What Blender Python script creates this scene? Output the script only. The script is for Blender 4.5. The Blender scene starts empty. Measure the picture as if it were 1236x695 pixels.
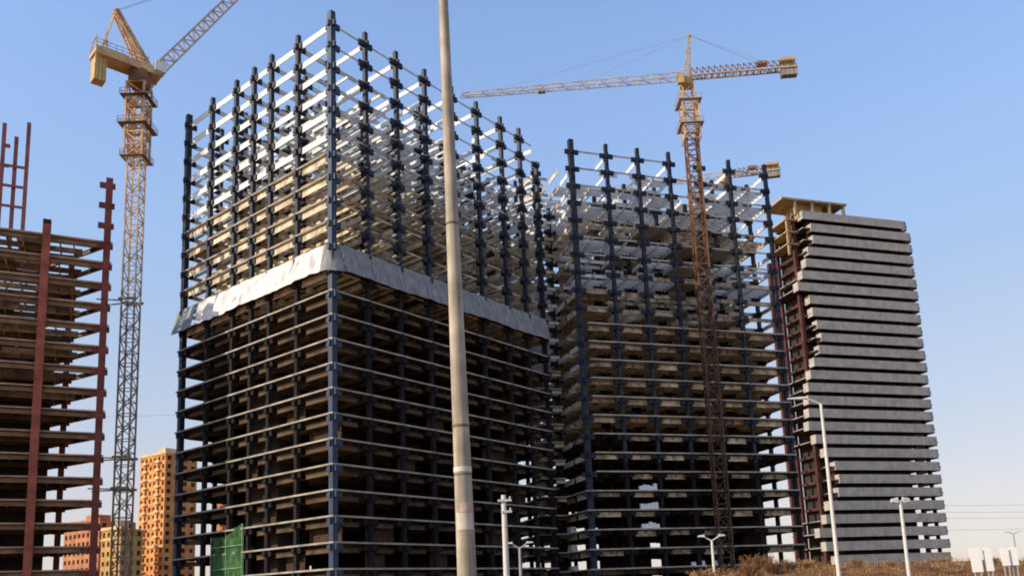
import bpy, math, random
from mathutils import Vector, Matrix
R = math.radians
random.seed(7)
sc = bpy.context.scene
col = sc.collection

# ------------------------------------------------------------------ materials
def mat(name, c, rough=.7, var=.25, scale=1.5, metal=0., tint=None, detail=4., bump=0., streak=0., seam=0.):
    m = bpy.data.materials.new(name); m.use_nodes = True
    nt = m.node_tree; b = nt.nodes['Principled BSDF']
    b.inputs['Roughness'].default_value = rough; b.inputs['Metallic'].default_value = metal
    b.inputs['Specular IOR Level'].default_value = .25
    tc = nt.nodes.new('ShaderNodeTexCoord'); n = nt.nodes.new('ShaderNodeTexNoise')
    n.inputs['Scale'].default_value = scale; n.inputs['Detail'].default_value = detail
    nt.links.new(tc.outputs['Object'], n.inputs['Vector'])
    r = nt.nodes.new('ShaderNodeValToRGB')
    r.color_ramp.elements[0].position = .3; r.color_ramp.elements[1].position = .7
    t = tint or c
    r.color_ramp.elements[0].color = (c[0]*(1-var), c[1]*(1-var), c[2]*(1-var), 1)
    r.color_ramp.elements[1].color = (min(1, t[0]*(1+var)), min(1, t[1]*(1+var)), min(1, t[2]*(1+var)), 1)
    nt.links.new(n.outputs['Fac'], r.inputs['Fac']); nt.links.new(r.outputs['Color'], b.inputs['Base Color'])
    out = r.outputs['Color']
    if streak:                                      # grime running down the surface
        mp = nt.nodes.new('ShaderNodeMapping'); mp.inputs['Scale'].default_value = (1, 1, .07)
        n2 = nt.nodes.new('ShaderNodeTexNoise'); n2.inputs['Scale'].default_value = scale*5; n2.inputs['Detail'].default_value = 6
        r2 = nt.nodes.new('ShaderNodeValToRGB'); r2.color_ramp.elements[0].position = .38; r2.color_ramp.elements[1].position = .62
        q = 1-streak; r2.color_ramp.elements[0].color = (q, q*.97, q*.93, 1); r2.color_ramp.elements[1].color = (1, 1, 1, 1)
        nt.links.new(tc.outputs['Object'], mp.inputs['Vector']); nt.links.new(mp.outputs[0], n2.inputs['Vector']); nt.links.new(n2.outputs['Fac'], r2.inputs['Fac'])
        x2 = nt.nodes.new('ShaderNodeMixRGB'); x2.blend_type = 'MULTIPLY'; x2.inputs[0].default_value = 1
        nt.links.new(out, x2.inputs[1]); nt.links.new(r2.outputs['Color'], x2.inputs[2]); out = x2.outputs[0]
    if seam:                                        # sewn joints every few metres along the sheet
        sp = nt.nodes.new('ShaderNodeSeparateXYZ'); ad = nt.nodes.new('ShaderNodeMath'); ad.operation = 'ADD'
        dv = nt.nodes.new('ShaderNodeMath'); dv.operation = 'DIVIDE'; dv.inputs[1].default_value = seam
        fr_ = nt.nodes.new('ShaderNodeMath'); fr_.operation = 'FRACT'; lt = nt.nodes.new('ShaderNodeMath'); lt.operation = 'LESS_THAN'; lt.inputs[1].default_value = .07
        nt.links.new(tc.outputs['Object'], sp.inputs[0]); nt.links.new(sp.outputs[0], ad.inputs[0]); nt.links.new(sp.outputs[1], ad.inputs[1])
        nt.links.new(ad.outputs[0], dv.inputs[0]); nt.links.new(dv.outputs[0], fr_.inputs[0]); nt.links.new(fr_.outputs[0], lt.inputs[0])
        x3 = nt.nodes.new('ShaderNodeMixRGB'); x3.blend_type = 'MULTIPLY'; x3.inputs[2].default_value = (.62, .62, .60, 1)
        nt.links.new(lt.outputs[0], x3.inputs[0]); nt.links.new(out, x3.inputs[1]); out = x3.outputs[0]
    nt.links.new(out, b.inputs['Base Color'])
    if bump:
        bp = nt.nodes.new('ShaderNodeBump'); bp.inputs['Strength'].default_value = bump
        nt.links.new(n.outputs['Fac'], bp.inputs['Height']); nt.links.new(bp.outputs['Normal'], b.inputs['Normal'])
    return m

M = dict(
    navy=mat('navy_paint', (.012, .019, .034), .55, .3, 1.1, tint=(.030, .030, .040)), coldark=mat('coated_column_hazed', (.017, .014, .013), .9, .4, .6),  # coldark base raised slightly to stand in for haze
    navy_far=mat('navy_paint_far', (.013, .021, .036), .55, .3, 1.1, tint=(.030, .033, .042)),  # slightly lighter navy, second block only
    white_steel=mat('galvanised_beam', (.72, .72, .69), .55, .14, .35),
    tan_steel=mat('fireproofed_beam', (.54, .43, .28), .95, .4, .7, tint=(.66, .56, .40)), navy_lit=mat('navy_paint_sunlit', (.035, .055, .09), .5, .3, .5), tarp_side=mat('shaded_sheeting', (.31, .31, .30), .7, .16, .7, bump=.3, streak=.25, seam=2.6),  # sunlight painted into navy_lit, right-face shade painted into tarp_side
    brown_steel=mat('coated_beam', (.11, .072, .045), .95, .45, .5),
    slab=mat('slab_concrete', (.36, .32, .26), .9, .35, .5),
    slab_side=mat('slab_concrete_pale', (.46, .40, .32), .9, .3, .7), slab_red=mat('slab_concrete_glare', (.44, .30, .215), .9, .3, .6),  # slab_red carries the reddish window glare over the left block
    slab_grey=mat('slab_concrete_grey', (.28, .26, .23), .9, .35, .5),
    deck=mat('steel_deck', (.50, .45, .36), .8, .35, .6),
    deck_dark=mat('shaded_deck', (.055, .041, .030), .9, .5, .4),  # interior shade, slightly lifted for haze, put into the soffit colour
    core=mat('core_dark', (.045, .036, .029), .95, .4, .3),  # near-black base holds interior shade plus a little haze
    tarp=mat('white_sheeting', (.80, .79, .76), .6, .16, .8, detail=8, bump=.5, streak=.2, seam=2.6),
    tarp_grey=mat('end_sheeting_shaded', (.22, .25, .25), .7, .2, 1.2),  # shade on the end flap put into a darker grey
    parapet=mat('parapet_concrete', (.42, .385, .335), .9, .12, .5, tint=(.47, .435, .385), detail=9, streak=.12),
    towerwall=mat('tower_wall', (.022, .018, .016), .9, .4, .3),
    red=mat('oxide_red', (.36, .10, .06), .7, .35, .6),
    red_dark=mat('oxide_red_dark', (.20, .055, .04), .7, .35, .6),
    red_tower=mat('oxide_red_tower', (.085, .03, .026), .8, .4, .4),
    red_hazy=mat('oxide_red_hazed', (.30, .10, .08), .7, .3, .6),  # paler red stands in for haze over the upper frame
    patch=mat('mottled_beam', (.22, .175, .12), .95, .5, .9, tint=(.44, .36, .26)), brickfill=mat('infill_brick', (.06, .035, .022), .95, .4, 2),
    olive=mat('olive_beam_glare', (.28, .185, .11), .95, .45, .4),  # warmed and lightened to carry window glare on the left block
    timber=mat('formwork_timber', (.40, .27, .15), .9, .35, .8),
    crane=mat('crane_paint', (.56, .36, .18), .6, .25, .5, tint=(.62, .42, .22)),
    crane_pale=mat('crane_paint_faded', (.52, .40, .29), .65, .25, .5),
    crane_rust=mat('crane_rust', (.19, .095, .05), .8, .4, .5),
    crane_dim=mat('crane_rust_dull', (.105, .06, .038), .85, .4, .5),
    crane_yellow=mat('crane_yellow', (.52, .37, .14), .55, .2, .8),
    crane_grey=mat('crane_steel_greyed', (.36, .29, .21), .7, .3, .6),
    cable=mat('steel_cable', (.42, .44, .46), .6, .1, 1),
    cab=mat('cab_white', (.75, .73, .68), .5, .1, 1),
    glass=mat('dark_glass', (.02, .025, .03), .15, .2, 1),
    conc_weight=mat('counterweight_concrete', (.32, .29, .25), .9, .2, .8),
    brick=mat('orange_brick', (.52, .22, .085), .9, .25, .25, tint=(.68, .32, .10)),
    brick_red=mat('red_brick', (.46, .20, .10), .9, .3, .25),
    ochre=mat('ochre_render', (.50, .30, .11), .9, .25, .25),
    band=mat('pale_floor_band', (.66, .47, .27), .9, .2, .3),
    winhole=mat('dark_opening', (.08, .04, .025), .9, .3, 1),
    pole=mat('pole_cream', (.40, .335, .24), .6, .2, 3.0, tint=(.48, .41, .30), detail=9, streak=.3),
    pole_ring=mat('pole_ring', (.17, .13, .09), .7, .2, 5),
    pole_pale=mat('pole_pale', (.66, .62, .54), .6, .12, 2),
    sticker=mat('faded_notice', (.56, .40, .31), .8, .2, 9),
    sticker_white=mat('faded_notice_white', (.62, .53, .43), .8, .15, 9),
    lamp=mat('lamp_housing', (.55, .54, .5), .5, .1, 2),
    lampgrey=mat('lamp_grey', (.36, .35, .33), .5, .1, 2),
    net=mat('green_net', (.03, .085, .028), .9, .45, .9, tint=(.045, .13, .04), bump=.5),
    net_edge=mat('net_frame', (.30, .40, .27), .8, .2, 1),
    white=mat('white_board', (.82, .80, .74), .6, .06, 2),
    sack=mat('white_wrap', (.85, .85, .82), .6, .1, 2),
    twig=mat('dry_twig', (.24, .12, .055), .95, .4, 1.5),
    straw=mat('dry_straw', (.36, .215, .085), .95, .35, 1.2),
)

# dry earth with patches at several scales
m = bpy.data.materials.new('dry_earth'); m.use_nodes = True; nt = m.node_tree; b = nt.nodes['Principled BSDF']
b.inputs['Roughness'].default_value = .97; b.inputs['Specular IOR Level'].default_value = .1
tc = nt.nodes.new('ShaderNodeTexCoord')
n1 = nt.nodes.new('ShaderNodeTexNoise'); n1.inputs['Scale'].default_value = .35; n1.inputs['Detail'].default_value = 10; n1.inputs['Roughness'].default_value = .7
n2 = nt.nodes.new('ShaderNodeTexNoise'); n2.inputs['Scale'].default_value = 2.4; n2.inputs['Detail'].default_value = 8
for n in (n1, n2): nt.links.new(tc.outputs['Object'], n.inputs['Vector'])
r1 = nt.nodes.new('ShaderNodeValToRGB'); e = r1.color_ramp.elements
e[0].position = .35; e[0].color = (.13, .065, .03, 1); e[1].position = .65; e[1].color = (.33, .165, .07, 1)
r2 = nt.nodes.new('ShaderNodeValToRGB'); e = r2.color_ramp.elements
e[0].position = .4; e[0].color = (.45, .42, .38, 1); e[1].position = .62; e[1].color = (1, 1, 1, 1)
mx = nt.nodes.new('ShaderNodeMixRGB'); mx.blend_type = 'MULTIPLY'; mx.inputs[0].default_value = .8
nt.links.new(n1.outputs['Fac'], r1.inputs['Fac']); nt.links.new(n2.outputs['Fac'], r2.inputs['Fac'])
nt.links.new(r1.outputs['Color'], mx.inputs[1]); nt.links.new(r2.outputs['Color'], mx.inputs[2])
nt.links.new(mx.outputs[0], b.inputs['Base Color'])
bp = nt.nodes.new('ShaderNodeBump'); bp.inputs['Strength'].default_value = .6
nt.links.new(n2.outputs['Fac'], bp.inputs['Height']); nt.links.new(bp.outputs['Normal'], b.inputs['Normal'])
M['earth'] = m

# ------------------------------------------------------------------ mesh helpers
class MB:
    def __init__(s): s.v = []; s.f = []; s.mi = []
    def quad(s, pts, mi=0):
        o = len(s.v); s.v += [tuple(p) for p in pts]; s.f.append(tuple(range(o, o+len(pts)))); s.mi.append(mi)
    def box(s, x0, x1, y0, y1, z0, z1, mi=0):
        o = len(s.v)
        s.v += [(x0,y0,z0),(x1,y0,z0),(x1,y1,z0),(x0,y1,z0),(x0,y0,z1),(x1,y0,z1),(x1,y1,z1),(x0,y1,z1)]
        for q in ((0,3,2,1),(4,5,6,7),(0,1,5,4),(1,2,6,5),(2,3,7,6),(3,0,4,7)):
            s.f.append(tuple(o+i for i in q)); s.mi.append(mi)
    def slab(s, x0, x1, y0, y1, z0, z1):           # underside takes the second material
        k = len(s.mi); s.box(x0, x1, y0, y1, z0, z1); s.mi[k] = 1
    def bar(s, p, q, r, n=4, r2=None, cap=True, mi=0):
        p = Vector(p); q = Vector(q); d = (q-p)
        if d.length < 1e-6: return
        d.normalize(); a = Vector((0,0,1)) if abs(d.z) < .9 else Vector((1,0,0))
        x = d.cross(a).normalized(); y = d.cross(x); r2 = r if r2 is None else r2
        o = len(s.v)
        for (c, rr) in ((p, r), (q, r2)):
            for i in range(n):
                t = 2*math.pi*(i+.5)/n; s.v.append(tuple(c + x*rr*math.cos(t) + y*rr*math.sin(t)))
        for i in range(n):
            j = (i+1) % n; s.f.append((o+i, o+j, o+n+j, o+n+i)); s.mi.append(mi)
        if cap:
            s.f.append(tuple(o+i for i in reversed(range(n)))); s.mi.append(mi)
            s.f.append(tuple(o+n+i for i in range(n))); s.mi.append(mi)
    def ibeam(s, p, q, w, h, t=.04):               # horizontal I section, top of flange at p.z
        p = Vector(p); q = Vector(q); d = (q-p).normalized(); x = Vector((-d.y, d.x, 0)); z = Vector((0,0,1))
        pr = [(-w/2,0),(w/2,0),(w/2,-t),(t/2,-t),(t/2,-h+t),(w/2,-h+t),(w/2,-h),(-w/2,-h),(-w/2,-h+t),(-t/2,-h+t),(-t/2,-t),(-w/2,-t)]
        o = len(s.v); n = len(pr)
        for c in (p, q):
            for (a, b_) in pr: s.v.append(tuple(c + x*a + z*b_))
        for i in range(n):
            j = (i+1) % n; s.f.append((o+i, o+n+i, o+n+j, o+j)); s.mi.append(0)
        s.f.append(tuple(o+i for i in range(n))); s.mi.append(0)
        s.f.append(tuple(o+n+i for i in reversed(range(n)))); s.mi.append(0)
    def build(s, name, mats, parent=None, loc=None, rz=0, smooth=False):
        me = bpy.data.meshes.new(name); me.from_pydata(s.v, [], s.f); me.validate()
        for mm in (mats if isinstance(mats, (list, tuple)) else [mats]): me.materials.append(mm)
        if any(s.mi):
            me.polygons.foreach_set('material_index', s.mi[:len(me.polygons)])
        if smooth:
            me.polygons.foreach_set('use_smooth', [True]*len(me.polygons))
        me.update()
        o = bpy.data.objects.new(name, me); col.objects.link(o)
        if parent: o.parent = parent
        if loc: o.location = loc
        o.rotation_euler.z = rz
        return o

def thing(name, label, cat, loc=(0,0,0), rz=0, group=None):
    o = bpy.data.objects.new(name, None); col.objects.link(o)
    o.location = loc; o.rotation_euler.z = rz
    return tag(o, label, cat, group)
def tag(o, label, cat, group=None):
    o['label'] = label; o['category'] = cat
    if group: o['group'] = group
    return o

def lattice(mb, a, b, wa, wb, n, rc, rb, side=None, shape='square'):
    """steel lattice from a to b; wa/wb widths at the two ends"""
    a = Vector(a); b = Vector(b); d = (b-a).normalized()
    if side is None:
        side = Vector((1,0,0)) if abs(d.z) > .9 else d.cross(Vector((0,0,1))).normalized()
    side = Vector(side); up = side.cross(d).normalized()
    def ring(t):
        c = a.lerp(b, t); w = (wa + (wb-wa)*t)/2
        if shape == 'square': return [c+side*w+up*w, c-side*w+up*w, c-side*w-up*w, c+side*w-up*w]
        return [c+up*w*1.2, c-side*w-up*w*.8, c+side*w-up*w*.8]
    rings = [ring(i/n) for i in range(n+1)]
    k = len(rings[0])
    for j in range(k): mb.bar(rings[0][j], rings[-1][j], rc)
    for i in range(n):
        for j in range(k):
            jj = (j+1) % k
            mb.bar(rings[i][j], rings[i][jj], rb, cap=False)
            if (i+j) % 2: mb.bar(rings[i][j], rings[i+1][jj], rb, cap=False)
            else: mb.bar(rings[i][jj], rings[i+1][j], rb, cap=False)
    for j in range(k): mb.bar(rings[-1][j], rings[-1][(j+1) % k], rb, cap=False)

# ------------------------------------------------------------------ camera
f_, W_, H_ = 1020., 1236., 695.
p_, r_ = R(9.9), R(2.35)
F = Vector((0, math.cos(p_), math.sin(p_))); R0 = Vector((1,0,0)); U0 = Vector((0, -math.sin(p_), math.cos(p_)))
Rc = R0*math.cos(r_) - U0*math.sin(r_); Uc = R0*math.sin(r_) + U0*math.cos(r_)
cd = bpy.data.cameras.new('camera'); cam = bpy.data.objects.new('camera', cd); col.objects.link(cam)
cam.matrix_world = Matrix(((Rc.x, Uc.x, -F.x, 0), (Rc.y, Uc.y, -F.y, 0), (Rc.z, Uc.z, -F.z, 2.0), (0,0,0,1)))
cd.sensor_width = 36; cd.lens = f_/W_*36; cd.shift_y = (540-H_/2)/W_; cd.clip_start = .1; cd.clip_end = 20000
sc.camera = cam

# ------------------------------------------------------------------ sky and sun
SUN_EL, SUN_AZ = R(27), R(248)          # azimuth clockwise from +Y: the sun stands to the left and a little behind
w = bpy.data.worlds.new('World'); sc.world = w; w.use_nodes = True
nt = w.node_tree; bg = nt.nodes['Background']; sky = nt.nodes.new('ShaderNodeTexSky')
sky.sky_type = 'NISHITA'; sky.sun_disc = False; sky.sun_elevation = SUN_EL; sky.sun_rotation = SUN_AZ
sky.air_density = 1.0; sky.dust_density = 1.6; sky.ozone_density = 1.6; sky.altitude = 900
# clear bright air overhead, pale warm dust towards the horizon (by elevation)
gm = nt.nodes.new('ShaderNodeMixRGB'); gm.blend_type = 'MULTIPLY'; gm.inputs[0].default_value = 1; gm.inputs[2].default_value = (2.3, 2.22, 2.25, 1)
tc = nt.nodes.new('ShaderNodeTexCoord'); sx = nt.nodes.new('ShaderNodeSeparateXYZ'); nt.links.new(tc.outputs['Generated'], sx.inputs[0])
hr = nt.nodes.new('ShaderNodeValToRGB'); hr.color_ramp.interpolation = 'EASE'; e = hr.color_ramp.elements
e[0].position = .30; e[0].color = (.86, .86, .86, 1); e[1].position = .80; e[1].color = (0, 0, 0, 1)
hc = nt.nodes.new('ShaderNodeValToRGB'); e = hc.color_ramp.elements
e[0].position = 0; e[0].color = (4.35, 3.7, 3.4, 1); e[1].position = .62; e[1].color = (1.7, 2.85, 5.2, 1)
for (q, c) in ((.09, (4.25, 3.75, 3.65)), (.22, (3.3, 3.8, 4.6)), (.38, (2.45, 3.5, 5.3))): e.new(q).color = (*c, 1)
nt.links.new(sx.outputs['Z'], hc.inputs['Fac'])
hm = nt.nodes.new('ShaderNodeMixRGB'); nt.links.new(hc.outputs['Color'], hm.inputs[2])
nt.links.new(sky.outputs[0], gm.inputs[1]); nt.links.new(gm.outputs[0], hm.inputs[1])
nt.links.new(sx.outputs['Z'], hr.inputs['Fac']); nt.links.new(hr.outputs['Color'], hm.inputs[0])
nt.links.new(hm.outputs[0], bg.inputs[0]); bg.inputs[1].default_value = .15
sl = bpy.data.lights.new('sun', 'SUN'); sun = bpy.data.objects.new('sun', sl); col.objects.link(sun)
sl.energy = 4.6; sl.angle = R(.5); sl.color = (1, .86, .68)
sd = Vector((math.sin(SUN_AZ)*math.cos(SUN_EL), math.cos(SUN_AZ)*math.cos(SUN_EL), math.sin(SUN_EL)))
sun.rotation_euler = (-sd).to_track_quat('-Z', 'Y').to_euler()
sun.location = sd*300
sc.view_settings.view_transform = 'Standard'; sc.view_settings.look = 'None'; sc.view_settings.exposure = 0

# ------------------------------------------------------------------ ground with the earth bank on the right
def smooth(a, b, x):
    t = max(0, min(1, (x-a)/(b-a))); return t*t*(3-2*t)
def interp(x, T):
    if x <= T[0][0]: return T[0][1]
    for (a, ya), (b, yb) in zip(T, T[1:]):
        if x <= b: return ya + (yb-ya)*(x-a)/(b-a)
    return T[-1][1]
RIDGE = [(8, 0), (11, 1.1), (14, 2.3), (16, 2.7), (20, 3.1), (23, 3.3), (27, 3.35), (33, 3.25), (37, 3.35), (45, 3.0), (70, 3.0), (140, 2.6), (220, 0)]
def ground_z(x, y):
    h = interp(x, RIDGE) * smooth(46, 75, y) * (1-smooth(78, 112, y))
    if h > .02:
        h += .22*math.sin(x*1.3+y*.7)*math.sin(x*.47-y*1.1)*min(1, h) + .12*math.sin(x*3.1+y*2.3)*min(1, h)
    return h
def axis(a, b, fine0, fine1, step, far):
    xs = []; x = a
    while x < b:
        xs.append(x); x += step if fine0 <= x < fine1 else far
    return xs + [b]
xs = [-6000, -2500, -900, -400, -200, -100, -50, -20, 0, 4] + [6+.9*i for i in range(60)] + [62+4*i for i in range(40)] + [240, 400, 900, 2500, 6000]
ys = [-300, -60, 0, 20, 40] + [44+.9*i for i in range(80)] + [118, 140, 200, 320, 600, 1200, 3000, 9000]
g = MB()
for y in ys:
    for x in xs: g.v.append((x, y, ground_z(x, y)))
nx = len(xs)
for j in range(len(ys)-1):
    for i in range(nx-1):
        a = j*nx+i; g.f.append((a, a+1, a+nx+1, a+nx)); g.mi.append(0)
go = g.build('ground', M['earth'], smooth=True); go['kind'] = 'structure'

# ------------------------------------------------------------------ steel frames
def column_mesh(levels, ztop, half, stubs, slen, z0=0., zdark=0.):
    """box column with connection stubs at every level; stubs = list of (dx,dy,length)"""
    b = MB()
    if zdark: b.box(-half, half, -half, half, z0, zdark, 1); b.box(-half, half, -half, half, zdark, ztop)
    else: b.box(-half, half, -half, half, z0, ztop)
    for z in levels:
        if z > ztop: continue
        k0 = len(b.mi)
        for (dx, dy, L) in stubs:
            zt, zb = z-.25, z-.25-.82
            if dx: b.box(*(sorted((dx*(half-.02), dx*(half+L)))), -.2, .2, zb, zt)
            else: b.box(-.2, .2, *(sorted((dy*(half-.02), dy*(half+L)))), zb, zt)
        if z < zdark:
            for i in range(k0, len(b.mi)): b.mi[i] = 1
    return b

class Frame:
    """collects the beam segments of one building; the ones that show largest become parts of their own"""
    def __init__(s): s.seg = []
    def add(s, score, p, q, w, h, m): s.seg.append((score, p, q, w, h, m))
    def build(s, root, limit=96):
        s.seg.sort(key=lambda t: -t[0])
        for t in s.seg[:limit]:
            b = MB(); b.ibeam(t[1], t[2], t[3], t[4]); b.build('beam', M[t[5]], root)
        rest = {}
        names = sorted(set(t[5] for t in s.seg[limit:]))
        b = MB()
        for t in s.seg[limit:]:
            k = len(b.mi); b.ibeam(t[1], t[2], t[3], t[4])
            for i in range(k, len(b.mi)): b.mi[i] = names.index(t[5])
        if b.f:
            o = b.build('beam', [M[n] for n in names], root); o['kind'] = 'stuff'

# ---- main block: sharp corner towards the road, white sheeting band at half height
AL = R(50.7)
main = thing('steel_frame_building', 'tall navy steel frame block with white sheeting band, bare upper beams and nearest corner', 'building', (-23.23, 108, 0), AL)
US = [0, 6.2, 12.3, 18.4, 24.6, 30.7, 37.0, 42.2, 47.0]
VS = [0, 7.7, 14.3, 18.9, 23.8, 30.8, 38.2]
H1 = 3.36; LV = [6.34 + H1*k for k in range(-1, 24)]       # index i -> k = i-1
K = list(range(-1, 24))
rng = random.Random(3)
meshes = {}
for iu, u in enumerate(US):
    for iv, v in enumerate(VS):
        if iu in (4, 5) and iv in (3,): continue
        st = []
        st.append((1, 0, .98 if iu < len(US)-1 else .35)); st.append((-1, 0, .98 if iu > 0 else .3))
        st.append((0, 1, .72 if iv < len(VS)-1 else .55)); st.append((0, -1, .72 if iv > 0 else .4))
        edge = iu == 0 or iv == 0
        zt = LV[-1] + 1.3
        if not edge: zt = rng.choice([LV[-1]+1.3, LV[-1]+.6, LV[-2]+.9, LV[-3]+1.2])
        if iu == 8 and iv == 0: zt = LV[-2]
        key = (iu == 0, iu == 8, iv == 0, iv == 6, round(zt, 1))
        if key in meshes:
            o = meshes[key].copy(); col.objects.link(o); o.location = (u, v, 0)
        else:
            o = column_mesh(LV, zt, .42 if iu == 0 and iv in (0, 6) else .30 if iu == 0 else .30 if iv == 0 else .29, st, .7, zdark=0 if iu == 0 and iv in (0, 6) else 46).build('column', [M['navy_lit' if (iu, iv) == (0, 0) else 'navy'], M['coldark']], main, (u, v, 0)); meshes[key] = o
fr = Frame()
for k, z in zip(K, LV):
    if k < 0: continue
    if k >= 18: mname, h = 'white_steel', .68
    elif k >= 12: mname, h = 'tan_steel', .66
    else: mname, h = 'brown_steel', .7
    zt = z-.3
    for iv, v in enumerate(VS):
        for iu in range(len(US)-1):
            if k >= 22 and iv > 0 and rng.random() < .35: continue
            sc_ = (6 if iv == 0 else 1) + (4 if k >= 18 else 0) - iu*.25 + k*.02
            if iv == 0 and k < 12: fr.add(sc_, (US[iu]+1.3, v+.6, zt-.42), (US[iu+1]-1.5, v+.6, zt-.42), .3, .62, mname)
            else: fr.add(sc_, (US[iu]+1.26, v, zt-.2), (US[iu+1]-1.26, v, zt-.2), .14 if iv == 0 else .26, .22 if iv == 0 else h*.9, mname)
    for iu, u in enumerate(US):
        for iv in range(len(VS)-1):
            if k >= 22 and iu > 0 and rng.random() < .3: continue
            sc_ = (7 if iu == 0 else 2) + (4 if k >= 18 else 0) - iu*.3 + k*.02
            if k >= 12: fr.add(sc_, (u, VS[iv]+(1.0 if iv == 0 or iv == 5 else .62), zt), (u, VS[iv+1]-(1.0 if iv == 0 or iv == 5 else .62), zt), .10, .98 if iu == 0 else .82, mname)
            elif iu == 0: fr.add(sc_, (u+.5, VS[iv]+1.35, zt-.42), (u+.5, VS[iv+1]-1.35, zt-.42), .3, .62, mname)
            else: fr.add(sc_, (u, VS[iv]+1.0, zt), (u, VS[iv+1]-1.0, zt), .3, h, mname)
    if k < 22:                                             # secondary joists
        for iu in range(len(US)-1):
            if k >= 12:
                for q in (.25, .75):
                    uq = US[iu]*(1-q)+US[iu+1]*q
                    for iv in range(len(VS)-1):
                        if k < 21 and rng.random() < (.9 if k < 18 else .75 if k < 20 else .5): fr.add(0, (uq, VS[iv]+.2, zt-.012), (uq, VS[iv+1]-.2, zt-.012), .12, .5, mname if rng.random() < .6 else 'white_steel')
            um = (US[iu]+US[iu+1])/2
            for iv in range(len(VS)-1):
                if k >= 18 and rng.random() < .4: continue
                fr.add(0, (um, VS[iv]+.2, zt-.004), (um, VS[iv+1]-.2, zt-.004), .14, .5, mname)
                if k >= 12 and rng.random() < .6:
                    vm = (VS[iv]+VS[iv+1])/2; fr.add(0, (US[iu]+.3, vm, zt-.008), (um-.15, vm, zt-.008), .14, .5, mname)
                    if rng.random() < .6: fr.add(0, (um+.15, vm, zt-.008), (US[iu+1]-.3, vm, zt-.008), .14, .5, mname)
fr.build(main)
for k, z in zip(K, LV):
    if k <= 12:
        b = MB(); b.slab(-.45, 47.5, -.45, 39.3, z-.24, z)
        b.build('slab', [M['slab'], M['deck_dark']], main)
    elif k <= 17:
        b = MB()
        # edge strip along the lit face, then bays of decking set back from the right face, some still open
        b.slab(-.40, .9, .9, 39.0, z-.24, z); b.build('edge_strip', [M['slab'], M['deck']], main); b = MB()
        for iu in range(len(US)-1):
            for iv in range(len(VS)-1):
                pr = .45 if k <= 13 else .22
                if iv == 0: pr *= .4
                if rng.random() < pr:
                    b = MB(); b.slab(max(.903, US[iu]+.003), US[iu+1]-.003, max(1.2, VS[iv]+.003), VS[iv+1]-.003, z-.22, z-.004); b.build('deck_panel', [M['slab'], M['deck']], main)
b = MB()
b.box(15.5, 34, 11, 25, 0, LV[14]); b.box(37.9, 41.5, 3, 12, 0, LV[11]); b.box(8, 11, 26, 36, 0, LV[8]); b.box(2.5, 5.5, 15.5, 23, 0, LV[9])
b.build('core_backing', M['core'], main)  # dark masses added to keep the interior black and stop light from behind

for (iu, k) in ((1, 0), (1, 1), (3, 0), (4, 2), (5, 1), (2, 4), (6, 3), (3, 6), (5, 5)):
    b = MB(); b.box(US[iu]+.5, US[iu+1]-(.5 if k % 2 else 2.2), 1.6, 1.8, LV[k+1]+.004, LV[k+2]-1.1); b.build('infill_wall', M['brickfill'], main)
for (iv, k) in ((1, 0), (2, 2), (0, 1), (3, 4), (1, 6), (0, 5)):
    b = MB(); b.box(1.7, 1.9, VS[iv]+.5, VS[iv+1]-(.5 if k % 2 else 2), LV[k+1]+.004, LV[k+2]-1.1); b.build('infill_wall', M['brickfill'], main)

# ---- second block behind the crane
BE = R(17.5)
side = thing('steel_frame_building', 'navy steel frame block without sheeting, behind the rusty crane mast at its middle', 'building', (12.66, 143, 0), BE)
U2 = [.3, 7.3, 13.7, 20.2, 26.7, 33.2, 41.3]; V2 = [0, 6.5, 13, 19.5, 26]
L2 = [9.16 + 3.31*k for k in range(-2, 23)]; K2 = list(range(-2, 23))
meshes = {}
rng = random.Random(11)
for iu, u in enumerate(U2):
    for iv, v in enumerate(V2):
        if iu == 0 and iv in (1, 3): continue
        st = [(1, 0, 1.0 if iu < 6 else .35), (-1, 0, 1.0 if iu > 0 else .75), (0, 1, .8 if iv < 4 else .4), (0, -1, .8 if iv > 0 else .4)]
        zt = L2[-1]+1.7 if iv == 0 else rng.choice([L2[-1]+.7, L2[-2]+1, L2[-1]+1.2, L2[-3]+1.5])
        key = (iu == 0, iu == 6, iv == 0, iv == 4, round(zt, 1))
        if key in meshes:
            o = meshes[key].copy(); col.objects.link(o); o.location = (u, v, 0)
        else:
            o = column_mesh(L2, zt, .45 if (iv == 0 and iu == 0) else .31, st, .8, zdark=0 if (iv == 0 and iu == 0) else 24).build('column', [M['navy_far'], M['coldark']], side, (u, v, 0)); meshes[key] = o
fr = Frame()
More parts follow.
